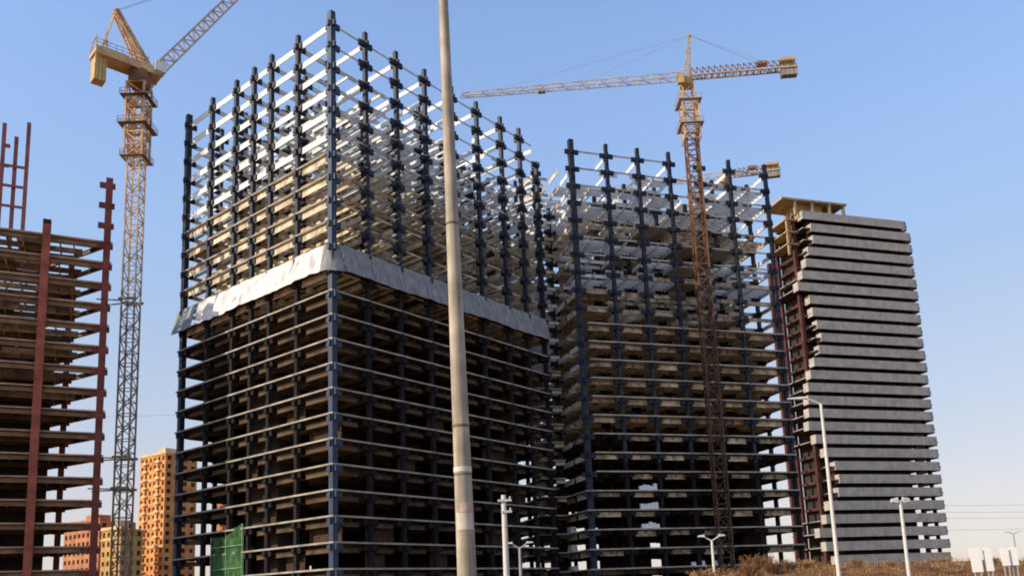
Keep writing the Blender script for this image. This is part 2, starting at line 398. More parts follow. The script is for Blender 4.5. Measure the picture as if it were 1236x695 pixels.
for k, z in zip(K2, L2):
    if k >= 13: mname, h = rng.choice(('white_steel', 'white_steel', 'tan_steel')), .72
    elif k >= 7: mname, h = 'tan_steel', .66
    else: mname, h = 'brown_steel', .7
    zt = z-.3
    for iv, v in enumerate(V2):
        for iu in range(6):
            if k >= 21 and iv > 0 and rng.random() < .3: continue
            if k >= 22 and iu in (3, 4): continue
            if iv == 0 and k < 16 and rng.random() < .14: continue
            fr.add((5 if iv == 0 else 1) + (4 if k >= 13 else 0), (U2[iu]+1.25, v+(.45 if iv == 0 and k < 16 else 0), zt-(.12 if iv == 0 and k < 13 else 0)), (U2[iu+1]-1.25, v+(.45 if iv == 0 and k < 16 else 0), zt-(.12 if iv == 0 and k < 13 else 0)), .26, .22 if iv == 0 and k >= 16 else rng.uniform(.65, 1.0) if iv == 0 and k > -1 else h, rng.choice(('patch', 'patch', 'tan_steel')) if iv == 0 and -1 < k < 16 else mname)
    for iu, u in enumerate(U2):
        for iv in range(4):
            if k >= 22 and rng.random() < .3: continue
            fr.add((6 if iu == 0 else 2) + (3 if k >= 13 else 0), (u, V2[iv]+(.5 if iu == 0 and iv in (1, 3) else 1.1), zt), (u, V2[iv+1]-(.5 if iu == 0 and iv in (0, 2) else 1.1), zt), .12, h*(1.35 if iu == 0 else 1.1), rng.choice(('white_steel', 'tan_steel', 'patch')) if iu == 0 and k > -1 else mname)
    if k < 22:
        for iu in range(6):
            um = (U2[iu]+U2[iu+1])/2
            for iv in range(4):
                if k >= 13 and rng.random() < .25: continue
                fr.add(0, (um, V2[iv]+.2, zt-.004), (um, V2[iv+1]-.2, zt-.004), .14, .55, mname)
                if k >= 7:
                    for q in (.2, .4, .6, .8):
                        if rng.random() < .75:
                            vm = V2[iv]*(1-q)+V2[iv+1]*q; fr.add(0, (U2[iu]+.3, vm, zt-.008), (um-.15, vm, zt-.008), .14, .6, mname); fr.add(0, (um+.15, vm, zt-.008), (U2[iu+1]-.3, vm, zt-.008), .14, .6, mname)
for (u, v, zt) in ((-3.6, 9, L2[-1]+.8), (-5.0, 17, L2[-1]+1.6), (-5.0, 25, L2[-2]+1)):
    column_mesh(L2, zt, .31, [(1, 0, .9), (-1, 0, .5), (0, 1, .9), (0, -1, .9)], .8, zdark=24).build('column', [M['navy_far'], M['coldark']], side, (u, v, 0))
for k, z in zip(K2, L2):
    zt = z-.3; c_ = rng.choice(('white_steel', 'tan_steel')) if k > 2 else 'brown_steel'
    fr.add(7, (-3.7, 10.2, zt), (-4.9, 15.8, zt), .12, .9, c_); fr.add(6, (-5.0, 18.2, zt), (-5.0, 23.8, zt), .12, .8, c_)
    for (u, v) in ((-3.6, 9), (-5.0, 17), (-5.0, 25)):
        if k < 21: fr.add(4, (u+1.2, v, zt-.02), (-.5, v, zt-.02), .2, .6, c_)
    if k > 5:
        for v in (11, 13.4, 15.4, 19, 21.5): fr.add(0, (-4.2, v, zt-.03), (-.4, v, zt-.03), .14, .5, c_)
fr.build(side)
for k, z in zip(K2, L2):
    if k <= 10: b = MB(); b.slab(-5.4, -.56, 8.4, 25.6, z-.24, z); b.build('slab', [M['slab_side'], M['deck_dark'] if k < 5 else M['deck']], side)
for k, z in zip(K2, L2):
    b = MB()
    if k <= 12:
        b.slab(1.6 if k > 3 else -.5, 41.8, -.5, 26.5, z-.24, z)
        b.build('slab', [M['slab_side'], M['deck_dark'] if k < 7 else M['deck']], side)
    elif k <= 20:
        for iu in range(6):
            for iv in range(4):
                if rng.random() < (.42 if k < 17 else .25) * (1 if iv > 0 else .4):
                    b = MB(); b.slab(U2[iu]+.003, U2[iu+1]-.003, V2[iv]+.4, V2[iv+1]-.003+.4, z-.22, z-.004); b.build('deck_panel', [M['slab'], M['deck']], side)
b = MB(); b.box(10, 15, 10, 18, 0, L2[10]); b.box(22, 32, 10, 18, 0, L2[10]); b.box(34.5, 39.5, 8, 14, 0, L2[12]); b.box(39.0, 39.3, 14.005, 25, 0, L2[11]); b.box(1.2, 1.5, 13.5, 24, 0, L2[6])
b.build('core_backing', M['core'], side)  # added backing so less sky light shows through the floors

# ---- white sheeting band wrapped round the main block
canopy = thing('sheeting_band', 'white sheeting band wrapped around the corner of the navy steel frame', 'sheeting', (-23.23, 108, 0), AL)
def band(path, mats, zt, zb, fold, parent, n_rows=7, seed=0, tilt=.9):
    rg = random.Random(seed); b = MB(); rows = n_rows; ph = [rg.uniform(0, 6.28) for _ in range(6)]
    # resample path
    pts = []; acc = 0
    for (a, c) in zip(path, path[1:]):
        a = Vector(a); c = Vector(c); L = (c-a).length; n = max(1, int(L/.35))
        for i in range(n):
            t = i/n; nrm = Vector((-(c-a).normalized().y, (c-a).normalized().x)); pts.append((a.lerp(c, t), nrm, acc+L*t))
        acc += L
    pts.append((Vector(path[-1]), pts[-1][1], acc))
    for (q, nrm, s_) in pts:
        for j in range(rows):
            t = j/(rows-1)
            off = tilt*t + fold*(math.sin(s_*1.9+ph[0])+.6*math.sin(s_*3.7+ph[1]+t*2.2)+.5*math.sin(s_*.8+ph[2]))*(.25+.75*math.sin(t*math.pi))
            sag = .09*math.sin(s_*.45+ph[3]) + .05*math.sin(s_*2.1+ph[4])
            pp = q + nrm*off
            b.v.append((pp.x, pp.y, zt + (zb-zt)*t + sag*(t if j else .6)))
    n = len(pts)
    for i in range(n-1):
        for j in range(rows-1):
            a = i*rows+j; b.f.append((a, a+1, a+rows+1, a+rows)); b.mi.append(0)
    return b.build('sheet', mats, parent, smooth=True)
zt_, zb_ = 49.9, 45.9
arc = lambda c, r, a0, a1, n: [(c[0]+r*math.cos(R(a0+(a1-a0)*i/n)), c[1]+r*math.sin(R(a0+(a1-a0)*i/n))) for i in range(n+1)]
# normals point to the left of travel: run the left face from the far end to the corner reversed so that they face out
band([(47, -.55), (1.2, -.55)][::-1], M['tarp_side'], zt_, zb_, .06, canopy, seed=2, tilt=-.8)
band([(-.55, 1.2), (-.55, 32.6)], M['tarp'], zt_, zb_, .32, canopy, seed=5, tilt=.8)
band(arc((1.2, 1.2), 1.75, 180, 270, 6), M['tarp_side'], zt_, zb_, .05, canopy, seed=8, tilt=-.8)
e_ = band([(-.75, 32.9), (-.3, 39.9)], M['tarp_grey'], zt_-.1, zb_-.2, .08, canopy, seed=9, tilt=1.0); e_['label'] = 'end sheet of the band, greyed by painted shade'
b = MB()
for v in [2+3.4*i for i in range(11)]: b = MB(); b.bar((.1, v, zb_+.25), (-1.25, v, zb_+.05), .06); b.build('bracket', M['navy'], canopy)
for u in [2+3.4*i for i in range(14)]: b = MB(); b.bar((u, .1, zb_+.25), (u, -1.25, zb_+.05), .06); b.build('bracket', M['navy'], canopy)

# ---- green netting at the foot of the lit face
netroot = thing('construction_net', 'tall dark green construction netting hung at the foot of the left face', 'net', (-23.23, 108, 0), AL)
b = MB(); n, mrow = 22, 26
rg = random.Random(4)
for i in range(n+1):
    v = 19.4 + 8.0*i/n
    ztp = 13.9 - 1.9*smooth(19.4, 27.4, v) - .7*math.sin((v-19.4)/8*3.14) + .15*rg.uniform(-1, 1)
    for j in range(mrow+1):
        t = j/mrow
        b.v.append((-.50 + .16*math.sin(v*2.6+t*3)+.10*math.sin(v*6.1), v, ztp*(1-t)))
for i in range(n):
    for j in range(mrow):
        a = i*(mrow+1)+j; b.f.append((a, a+mrow+1, a+mrow+2, a+1)); b.mi.append(0)
b.build('net', M['net'], netroot, smooth=True)
b = MB()
for v in (19.4, 23.4, 27.4): b.bar((-.75, v, 0), (-.75, v, 13.6 if v < 20 else 12.2), .06, 6)
for z in (4.2, 7.4, 10.6): b.bar((-.78, 19.4, z), (-.78, 27.4, z), .05, 6)
b.build('scaffold_frame', M['net_edge'], netroot)

# ---- right tower with stacked parapet bands
tw = thing('apartment_tower', 'grey tower of stacked balcony bands with wavy left edge, rightmost building', 'building', (87.5, 235, 0), R(17))
OFF = [3, 14, 15, 6, 1, -6, -14, 1, 3, 8, 12, 7, -2, -9, -14, -16, -17, -19, -11, 0, 12, 16, 13, -2, -8, -19, -12, 0, 8]
HT = 3.73; ZT = [109.2 - HT*i for i in range(29)]
rg = random.Random(21)
for i, z in enumerate(ZT):
    o = -.6 + OFF[i]*.235; e = 37.5 + rg.uniform(-.2, .2) - (.9 if i == 0 else 0)
    b = MB(); b.box(o, e, -1.5, -1.25, z-1.75, z+.75)
    # rounded return at the right end, straight return at the left
    pts = arc((e-.003, .3), 1.8, -90, 0, 5)
    for (a, c) in zip(pts, pts[1:]):
        a2 = (a[0]*1, a[1]); b.quad([(a[0], a[1], z-1.75), (c[0], c[1], z-1.75), (c[0], c[1], z+.75), (a[0], a[1], z+.75)])
    b.quad([(pts[-1][0], pts[-1][1], z-1.75), (pts[-1][0], 9, z-1.75), (pts[-1][0], 9, z+.75), (pts[-1][0], pts[-1][1], z+.75)])
    b.box(o-.003, o+.22, -1.247, .8, z-1.75, z+.75)
    b.build('parapet', M['parapet'], tw)
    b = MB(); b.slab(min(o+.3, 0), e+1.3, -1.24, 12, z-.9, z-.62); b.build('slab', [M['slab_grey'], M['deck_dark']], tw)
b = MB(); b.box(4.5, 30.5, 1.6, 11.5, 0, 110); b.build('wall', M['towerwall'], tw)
for (u, v) in ((33.2, 1.2), (37.2, 1.4), (37.2, 6), (33.4, 9)):
    b = MB(); b.box(u-.4, u+.4, v-.4, v+.4, 0, 108.9); b.build('column', M['red_dark'] if u < 34 else M['towerwall'], tw)
for (u, v, zt) in ((-.9, 2.2, 109.5), (-1.2, 10.5, 106.5), (3.2, 1.0, 109), (-7.2, 6.5, 96)):
    b = MB(); b.box(u-.5, u+.5, v-.5, v+.5, 0, zt); b.build('column', M['red_tower'], tw)
for z in ZT[1:]:
    b = MB(); b.box(-1.1, -.7, 2.7, 10, z-1.3, z-.62); b.box(-.4, 3, .6, 1.2, z-1.3, z-.7); b.build('beam', M['red_tower'], tw)
b = MB(); b.box(.5, 4.4, 3.5, 11.4, 0, 107); b.build('stair_wall', M['core'], tw)
# tan formwork storey and roof slab at the top left
b = MB(); b.box(-5.5, 17, -.5, 9.5, 113.6, 114.2)
for (u, v) in ((-1, 0), (5, 0), (11, 0), (16, 0), (-4.6, 8.6), (5, 8.8), (14, 8.8)): b.box(u-.35, u+.35, v-.35, v+.35, 109.3, 113.6)
b.box(1, 10, 2, 8, 109.2, 113.6)
b.build('roof', M['timber'], tw)
b = MB()
for z in (108.2, 104.4, 100.6): b.box(-4.0, .2, .9, 10, z-.35, z)
for (u, v) in ((-3.4, 1.4), (-3.4, 9)): b.box(u-.3, u+.3, v-.3, v+.3, 97, 109)
b.bar((-3.4, 1.4, 100), (-.9, 2, 108), .18); b.bar((-3.4, 1.2, 104), (-.9, 2, 110.5), .2)
b.build('formwork', M['timber'], tw)

# ---- left block, oxide red steel
lf = thing('steel_frame_building', 'oxide red steel frame block with dark olive floors, at the left edge', 'building', (-59.35, 119, 0), R(26.4))
# plan: straight front along u, right end cut off at a slant towards the back
U3 = [0, -7.9, -15.8, -23.7]
L3 = [8.0 + 3.23*k for k in range(-2, 16)]
LUP = [L3[-1] + 3.23*k for k in range(1, 7)]
def slant(v): return .3 - v*.70
def poly_slab(pts, z0, z1):
    b = MB(); n = len(pts); b.v = [(x, y, z0) for x, y in pts] + [(x, y, z1) for x, y in pts]
    b.f = [tuple(reversed(range(n))), tuple(range(n, 2*n))] + [(i, (i+1) % n, n+(i+1) % n, n+i) for i in range(n)]
    b.mi = [1, 0] + [0]*n
    return b
def lcol(u, v, zt, half, st, m_, lv=L3+LUP): return column_mesh(lv, zt, half, st, .6).build('column', M[m_], lf, (u, v, 0))
lcol(0, 0, 66.6, .48, [(1, 0, .35), (-1, 0, .85), (0, 1, .4)], 'red_dark')
lcol(-7.9, -.75, 57.6, .52, [], 'red')
for u in U3[2:]: lcol(u, 0, L3[-1]-.35, .45, [(1, 0, .5), (-1, 0, .5)], 'red_dark')
for (u, v) in ((slant(6.5)-.5, 6.5), (slant(13)-.5, 13), (-15.8, 7), (-15.8, 13), (-23.7, 7), (-23.7, 13)): lcol(u, v, L3[-1]-.35, .4, [(1, 0, .4), (-1, 0, .4)], 'red_dark')
b = MB(); b.box(-8.42, -7.38, -1.27, -.23, 57.6, 58.3); b.build('column_cap', M['core'], lf)
for (u, v, zt) in ((-11.5, 6, 76.6), (-13.1, 6.6, 74.2), (-14.7, 6, 75.8), (-17.6, 6, 78)):
    b = MB(); b.box(u-.26, u+.26, v-.26, v+.26, 55.5, zt)
    if u < -14:
        for z in LUP[3:]:
            if z < zt: b.box(u+.24, u+.9, v-.15, v+.15, z-.6, z-.1)
    b.build('column', M['red_hazy'], lf)
for z in LUP[1:4]:
    b = MB(); b.box(-24, -11.8, 5.87, 6.13, z-.45, z-.1); b.build('beam', M['red_hazy'], lf)
fr = Frame()
for i, z in enumerate(L3):
    for iu in range(3):
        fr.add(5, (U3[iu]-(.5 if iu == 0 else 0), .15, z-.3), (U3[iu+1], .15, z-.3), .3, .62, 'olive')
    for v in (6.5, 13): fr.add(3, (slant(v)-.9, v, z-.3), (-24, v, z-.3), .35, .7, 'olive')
    if i > 7:
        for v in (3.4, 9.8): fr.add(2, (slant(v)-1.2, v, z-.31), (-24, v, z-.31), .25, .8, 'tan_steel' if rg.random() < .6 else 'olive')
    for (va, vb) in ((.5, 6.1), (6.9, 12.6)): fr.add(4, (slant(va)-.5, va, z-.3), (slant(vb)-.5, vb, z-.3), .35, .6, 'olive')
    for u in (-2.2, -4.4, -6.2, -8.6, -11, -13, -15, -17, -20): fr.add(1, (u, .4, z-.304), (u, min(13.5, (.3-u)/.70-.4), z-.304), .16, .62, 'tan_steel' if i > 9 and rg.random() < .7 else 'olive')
fr.build(lf)
for i, z in enumerate(L3):
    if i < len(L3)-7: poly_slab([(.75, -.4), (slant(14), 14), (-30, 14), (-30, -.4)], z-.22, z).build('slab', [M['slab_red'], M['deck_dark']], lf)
    else:
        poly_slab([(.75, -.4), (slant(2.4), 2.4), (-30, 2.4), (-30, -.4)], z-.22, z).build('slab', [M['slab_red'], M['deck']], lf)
        b = MB()
        for iu in range(1, 6):
            for iv in range(2):
                if rg.random() < .25: b = MB(); b.slab(-4*iu-3.9, -4*iu, 2.6+iv*5.5, 2.6+iv*5.5+5.3, z-.28, z-.004); b.build('deck_panel', [M['slab_grey'], M['deck']], lf)
b = MB(); b.box(-29, -6.6, 7.6, 9.0, 0, L3[-5]); b.build('core_backing', M['core'], lf)  # dark backing added to close the view through to the sky

# ------------------------------------------------------------------ cranes
# luffing crane between the red block and the main block
ca = R(90-46.9)
c1 = thing('tower_crane', 'tan luffing tower crane with yellow counterweight, between the red frame and navy frame', 'crane', (-59.6, 128, 0), 0)
b = MB(); lattice(b, (0,0,0), (0,0,60), 2.05, 2.05, 30, .16, .085); b.build('mast', M['crane_grey'], c1)  # greyer lower mast paints in the shadow of the red block
b = MB(); lattice(b, (0,0,60.01), (0,0,85.5), 2.05, 2.05, 13, .16, .09); b.build('mast_top', M['crane'], c1)
b = MB(); lattice(b, (0,0,74.5), (0,0,88), 2.9, 2.9, 6, .22, .13); b.build('climbing_cage', M['crane'], c1)
for z, s_ in ((80.2, 2.35), (85.3, 2.2), (74.6, 1.95)):
    b = MB()
    b.box(-s_, s_, -s_, -1.5, z, z+.12); b.box(-s_, s_, 1.5, s_, z, z+.12); b.box(-s_, -1.5, -1.495, 1.495, z+.002, z+.122); b.box(1.5, s_, -1.495, 1.495, z+.002, z+.122)
    pl = b.build('platform', M['crane_rust'], c1)
    b = MB()
    for (a, c) in (((-s_,-s_),(s_,-s_)), ((s_,-s_),(s_,s_)), ((s_,s_),(-s_,s_)), ((-s_,s_),(-s_,-s_))):
        for hz in (.55, 1.1): b.bar((a[0],a[1],z+hz), (c[0],c[1],z+hz), .035)
        for q in range(5): b.bar((a[0]+(c[0]-a[0])*q/5, a[1]+(c[1]-a[1])*q/5, z+.1), (a[0]+(c[0]-a[0])*q/5, a[1]+(c[1]-a[1])*q/5, z+1.1), .035)
    b.build('railing', M['crane_rust'], pl)
ax = Vector((math.cos(ca), math.sin(ca), 0)); sd_ = Vector((-ax.y, ax.x, 0))
def A(s_, t, z): v = ax*s_ + sd_*t; return (v.x, v.y, z)
b = MB(); b.bar((0,0,88), (0,0,90.4), 1.75, 14); b.build('slewing_ring', M['crane_rust'], c1)
def obox(b, s0, s1, t0, t1, z0, z1):
    P = [A(s0,t0,z0),A(s1,t0,z0),A(s1,t1,z0),A(s0,t1,z0),A(s0,t0,z1),A(s1,t0,z1),A(s1,t1,z1),A(s0,t1,z1)]
    for q in ((0,3,2,1),(4,5,6,7),(0,1,5,4),(1,2,6,5),(2,3,7,6),(3,0,4,7)): b.quad([P[i] for i in q])
b = MB(); obox(b, -7.4, 3.3, -1.5, 1.5, 90.5, 91.1); obox(b, -6.6, -2.4, -1.1, 1.1, 91.1, 92.0)
obox(b, -7.4, 3.3, -1.62, -1.5, 90.2, 91.5); obox(b, -7.4, 3.3, 1.5, 1.62, 90.2, 91.5)
b.build('machinery_deck', M['crane'], c1)
b = MB()
for t in (-1.6, 1.6):
    for hz in (92.1, 92.7): b.bar(A(-7.3, t, hz), A(1, t, hz), .045)
    for q in range(9): b.bar(A(-7.3+q, t, 91.4), A(-7.3+q, t, 92.7), .045)
b.build('railing', M['crane_grey'], c1)
b = MB()
for q in range(3): obox(b, -7.3+q*.62, -6.75+q*.62, -1.0, 1.0, 86.0, 89.9)
for t in (-1.05, 1.05):
    for q in (-7.2, -5.6): b.bar(A(q, t, 88.5), A(q, t, 93.4), .13)
b.bar(A(-7.2, -1.05, 93.4), A(-7.2, 1.05, 93.4), .12); b.bar(A(-5.6, -1.05, 93.4), A(-5.6, 1.05, 93.4), .12)
b.build('counterweight', M['crane_yellow'], c1)
b = MB(); obox(b, 1.3, 3.1, 1.75, 3.3, 90.3, 92.5); cabo = b.build('cab', M['cab'], c1)
b = MB(); obox(b, 3.105, 3.14, 1.9, 3.15, 91.0, 92.3); obox(b, 1.6, 2.9, 3.305, 3.33, 91.2, 92.3); b.build('window', M['glass'], cabo)
b = MB(); obox(b, 1.6, 3.4, -2.6, -1.65, 90.5, 92.2); b.build('winch_box', M['cab'], c1)
b = MB()
for t in (-1.1, 1.1):
    lattice(b, A(1.0, t, 91.1), A(-4.2, t*.35, 99.8), .85, .6, 7, .15, .08); b.bar(A(-6.2, t, 91.9), A(-4.3, t*.35, 99.6), .11)
b.bar(A(-4.2, -.6, 99.8), A(-4.2, .6, 99.8), .22, 8); b.box(*(sorted((A(-4.6,0,0)[0], A(-3.9,0,0)[0]))), *(sorted((A(-4.6,0,0)[1], A(-3.9,0,0)[1]))), 99.6, 100.3)
b.build('a_frame', M['crane'], c1)
jt = (2.9+48*math.cos(R(57.5)), 0, 92+48*math.sin(R(57.5)))
b = MB(); lattice(b, A(2.9, 0, 92.0), A(*jt), 1.75, 1.3, 30, .13, .075); b.build('jib', M['crane_pale'], c1)
b = MB(); b.bar(A(-4.2, -.3, 99.9), A(24, -.3, 92+(24-2.9)*math.tan(R(57.5))), .04); b.bar(A(-4.2, .3, 99.9), A(24, .3, 92+(24-2.9)*math.tan(R(57.5))), .04)
b.build('pendant_rope', M['cable'], c1)
for z in (50.5, 25.2, 20.4):
    b = MB(); y_ = -1.2
    for (dx, dy) in ((-7.0, -1.2), (-7.4, 2.0)): b.bar((-1.3, dy*.4, z), (-4.9 if dy < 0 else -5.9, dy, z+.1), .13)
    b.box(-1.4, 1.4, -1.4, -1.2, z-.2, z+.2); b.box(-1.4, 1.4, 1.2, 1.4, z-.2, z+.2)
    b.build('tie_beam', M['crane_grey'], c1)

def hammerhead(root, base_z, zj, ang, ljib, lcj, wm, mats, mast_rows, apex=9.0, cage=True):
    mm, mj, mr = mats
    b = MB(); lattice(b, (0,0,base_z), (0,0,zj-12-30), wm, wm, int(mast_rows*.6), .19, .10); b.build('mast', M['crane_dim'], root)
    b = MB(); lattice(b, (0,0,zj-41.99), (0,0,zj-12), wm, wm, int(mast_rows*.35), .19, .11); b.build('mast', M[mr], root)
    b = MB(); lattice(b, (0,0,zj-11.99), (0,0,zj-1.6), wm, wm, 5, .16, .09); b.build('mast_top', M[mm], root)
    d = Vector((math.cos(ang), math.sin(ang), 0)); s = Vector((-d.y, d.x, 0))
    def P(a, t, z): v = d*a + s*t; return (v.x, v.y, z)
    if cage:
        b = MB(); lattice(b, (0,0,zj-13), (0,0,zj-5.5), wm+.9, wm+.9, 3, .16, .09); b.build('climbing_cage', M[mm], root)
        for z in (zj-10.2, zj-5.4):
            b = MB(); q = wm/2+1.1; i_ = wm/2+.5
            b.box(-q, q, -q, -i_, z, z+.14); b.box(-q, q, i_, q, z, z+.14); b.box(-q, -i_, -i_+.004, i_-.004, z, z+.138); b.box(i_, q, -i_+.004, i_-.004, z, z+.138)
            for (a, c) in (((-q,-q),(q,-q)), ((q,-q),(q,q)), ((q,q),(-q,q)), ((-q,q),(-q,-q))):
                b.bar((a[0],a[1],z+1), (c[0],c[1],z+1), .04)
                for k in range(4): b.bar((a[0]+(c[0]-a[0])*k/4, a[1]+(c[1]-a[1])*k/4, z+.1), (a[0]+(c[0]-a[0])*k/4, a[1]+(c[1]-a[1])*k/4, z+1), .04)
            b.build('platform', M['crane_grey'], root)
    b = MB(); b.bar((0,0,zj-1.7), (0,0,zj-.2), 1.3, 12); b.build('slewing_ring', M['crane_yellow'], root)
    b = MB(); lattice(b, P(1.0, 0, zj+.6), P(ljib, 0, zj+.5), 1.5, .9, int(ljib/1.9), .09, .05, shape='tri'); b.build('jib', M[mj], root)
    b = MB()
    for t in (-.75, .75):
        b.bar(P(-.9, t, zj+.2), P(-lcj, t, zj+.2), .20); b.bar(P(-.9, t, zj+1.3), P(-lcj, t, zj+1.75), .07)
        n = int(lcj/1.1)
        for k in range(n):
            a0 = -.9-(lcj-.9)*k/n; a1 = -.9-(lcj-.9)*(k+1)/n
            b.bar(P(a0, t, zj+.2), P(a0, t, zj+1.75), .09, mi=1); b.bar(P(a0, t, zj+1.75), P(a1, t, zj+.2), .09, mi=1)
    n = int(lcj/1.3)
    for k in range(n+1):
        a0 = -.9-(lcj-.9)*k/n; b.bar(P(a0, -.75, zj+.15), P(a0, .75, zj+.15), .11, mi=1)
    b.build('counter_jib', [M[mj], M['crane_rust']], root)
    b = MB()
    def ob(s0, s1, t0, t1, z0, z1):
        Q = [P(s0,t0,z0),P(s1,t0,z0),P(s1,t1,z0),P(s0,t1,z0),P(s0,t0,z1),P(s1,t0,z1),P(s1,t1,z1),P(s0,t1,z1)]
        for q in ((0,3,2,1),(4,5,6,7),(0,1,5,4),(1,2,6,5),(2,3,7,6),(3,0,4,7)): b.quad([Q[i] for i in q])
    for k in range(4): ob(-lcj+k*.75, -lcj+.66+k*.75, -.68, .68, zj-1.3, zj+.9)
    b.build('counterweight', M['conc_weight'], root)
    b = MB(); ob(-lcj+.2, -lcj+3.0, -.7, .7, zj+1.5, zj+2.3); b.build('winch', M['crane_yellow'], root)
    b = MB(); ob(-lcj+5.4, -lcj+7.2, -.5, .5, zj+1.4, zj+2.1); b.build('motor', M['crane_rust'], root)
    b = MB(); ob(.7, 1.9, 1.0, 2.0, zj-1.9, zj+.1); cb = b.build('cab', M['crane_yellow'], root)
    b = MB(); ob(1.904, 1.93, 1.1, 1.9, zj-1.2, zj); b.build('window', M['glass'], cb)
    if apex:
        b = MB(); lattice(b, P(0, 0, zj), P(-1.3, 0, zj+apex), 1.3, .35, 7, .09, .05); b.bar(P(-1.3,-.4,zj+apex), P(-1.3,.4,zj+apex), .25, 8); b.build('apex_tower', M['crane_yellow'], root)
        b = MB()
        for a in (ljib*.42, ljib*.8): b.bar(P(-1.3, 0, zj+apex), P(a, 0, zj+1.4), .035)
        for t in (-.6, .6): b.bar(P(-1.3, 0, zj+apex), P(-lcj+5, t, zj+1.3), .035)
        b.build('pendant_bar', M['cable'], root)
    b = MB(); ob(ljib*.62, ljib*.62+1.4, -.5, .5, zj-.35, zj-.05)
    tr = b.build('trolley', M['crane_grey'], root)

c2 = thing('tower_crane', 'rusty hammerhead tower crane in front of the second navy frame, long jib pointing left', 'crane', (36.1, 147, 0), 0)
hammerhead(c2, 0, 97.6, math.atan2(3.2, -43.26), 43.4, 20.6, 2.15, ('crane', 'crane_pale', 'crane_rust'), 40)
c3 = thing('tower_crane', 'distant crane half hidden behind the second navy frame, only its counter jib end showing', 'crane', (54.3, 190, 0), 0)
hammerhead(c3, 0, 99.0, math.atan2(5, -30), 30, 12.5, 1.9, ('crane_pale', 'crane_pale', 'crane_grey'), 40, apex=0, cage=False)

# ------------------------------------------------------------------ far apartment blocks on the left
def far_block(name, label, loc, rz, parts):
    root = thing(name, label, 'building', loc, rz)
    return root
def facade(b, bh, x0, x1, y, z0, z1, nx_, nz_, axis_='x', ww=.5, wh=.5, depth=.6, flip=1):
    """wall with recessed window openings"""
    dx = (x1-x0)/nx_; dz = (z1-z0)/nz_
    def P(a, d, z): return (a, y+d*flip, z) if axis_ == 'x' else (y+d*flip, a, z)
    for i in range(nx_):
        for k in range(nz_):
            a0 = x0+i*dx; a1 = a0+dx; c0 = z0+k*dz; c1 = c0+dz
            p0 = a0+dx*(1-ww)/2; p1 = a1-dx*(1-ww)/2; q0 = c0+dz*(1-wh)*.55; q1 = c1-dz*(1-wh)*.45
            for (s0, s1, t0, t1) in ((a0, a1, c0, q0), (a0, a1, q1, c1), (a0, p0, q0, q1), (p1, a1, q0, q1)):
                b.quad([P(s0,0,t0), P(s1,0,t0), P(s1,0,t1), P(s0,0,t1)])
            for (s0, t0, s1, t1) in ((p0,q0,p1,q0), (p1,q0,p1,q1), (p1,q1,p0,q1), (p0,q1,p0,q0)):
                b.quad([P(s0,0,t0), P(s1,0,t1), P(s1,depth,t1), P(s0,depth,t0)])
            h = MB(); h.quad([P(p0,depth,q0), P(p1,depth,q0), P(p1,depth,q1), P(p0,depth,q1)])
            bh.append((k, i, h))
def block(label, loc, rz, w_, d_, h, nx_, ny_, nz_, mw, name='apartment_block', band_m=None, win_parts=96, balc=()):
    root = thing(name, label, 'building', loc, rz)
    b = MB(); hs = []
    facade(b, hs, 0, w_, 0, 0, h, nx_, nz_); facade(b, hs, 0, d_, 0, 0, h, ny_, nz_, 'y'); facade(b, hs, 0, d_, w_, 0, h, ny_, nz_, 'y', flip=-1)
    b.quad([(0,0,h),(w_,0,h),(w_,d_,h),(0,d_,h)]); b.quad([(0,d_,0),(w_,d_,0),(w_,d_,h),(0,d_,h)])
    b.build('wall', M[mw], root)
    hs.sort(key=lambda t: -t[0])
    for (k, i, m_) in hs[:win_parts]: m_.build('window', M['winhole'], root)
    if len(hs) > win_parts:
        b = MB()
        for (k, i, m_) in hs[win_parts:]:
            o = len(b.v); b.v += m_.v; b.f += [tuple(o+j for j in q) for q in m_.f]; b.mi += m_.mi
        o = b.build('window', M['winhole'], root); o['kind'] = 'stuff'
    b = MB(); b.box(-.3, w_+.3, -.3, 0-.003, h, h+1.0); b.box(-.3, -.003, 0, d_, h, h+1.0); b.box(w_*.3, w_*.6, d_*.3, d_*.7, h+.004, h+3.4); b.build('roof', M[band_m or mw], root)
    if band_m:
        for k in range(0, nz_, 4):
            z = h*k/nz_
            b = MB(); b.box(-.25, w_+.25, -.25, -.004, z-.25, z+.3); b.build('floor_band', M[band_m], root)
    if balc:
        for i in balc:
            dx = w_/nx_
            for k in range(1, nz_):
                z = h*k/nz_; b = MB(); b.box(i*dx+.15, (i+1)*dx-.15, -1.0, -.004, z+.02, z+.18); b.box(i*dx+.15, (i+1)*dx-.15, -1.0, -.9, z+.184, z+1.0); b.build('balcony', M[band_m or mw], root)
    return root
TH = R(-35)
block('orange brick apartment block far behind the luffing crane, tallest of the far blocks', (-138.1, 309.2, 0), TH, 16, 13, 57.5, 6, 4, 19, 'brick', band_m='band', balc=(1, 4))
block('dull red brick block behind the left end of the navy frame', (-118, 330, 0), TH, 26, 14, 48, 8, 4, 15, 'brick_red', win_parts=80)
block('low red brick block seen between the red frame and crane mast', (-172, 322, 0), TH, 25, 14, 35, 8, 4, 11, 'brick_red', win_parts=80)
block('ochre block standing in front of the orange brick block', (-142.5, 291, 0), TH, 12, 8, 29.5, 4, 3, 9, 'ochre', band_m='band')

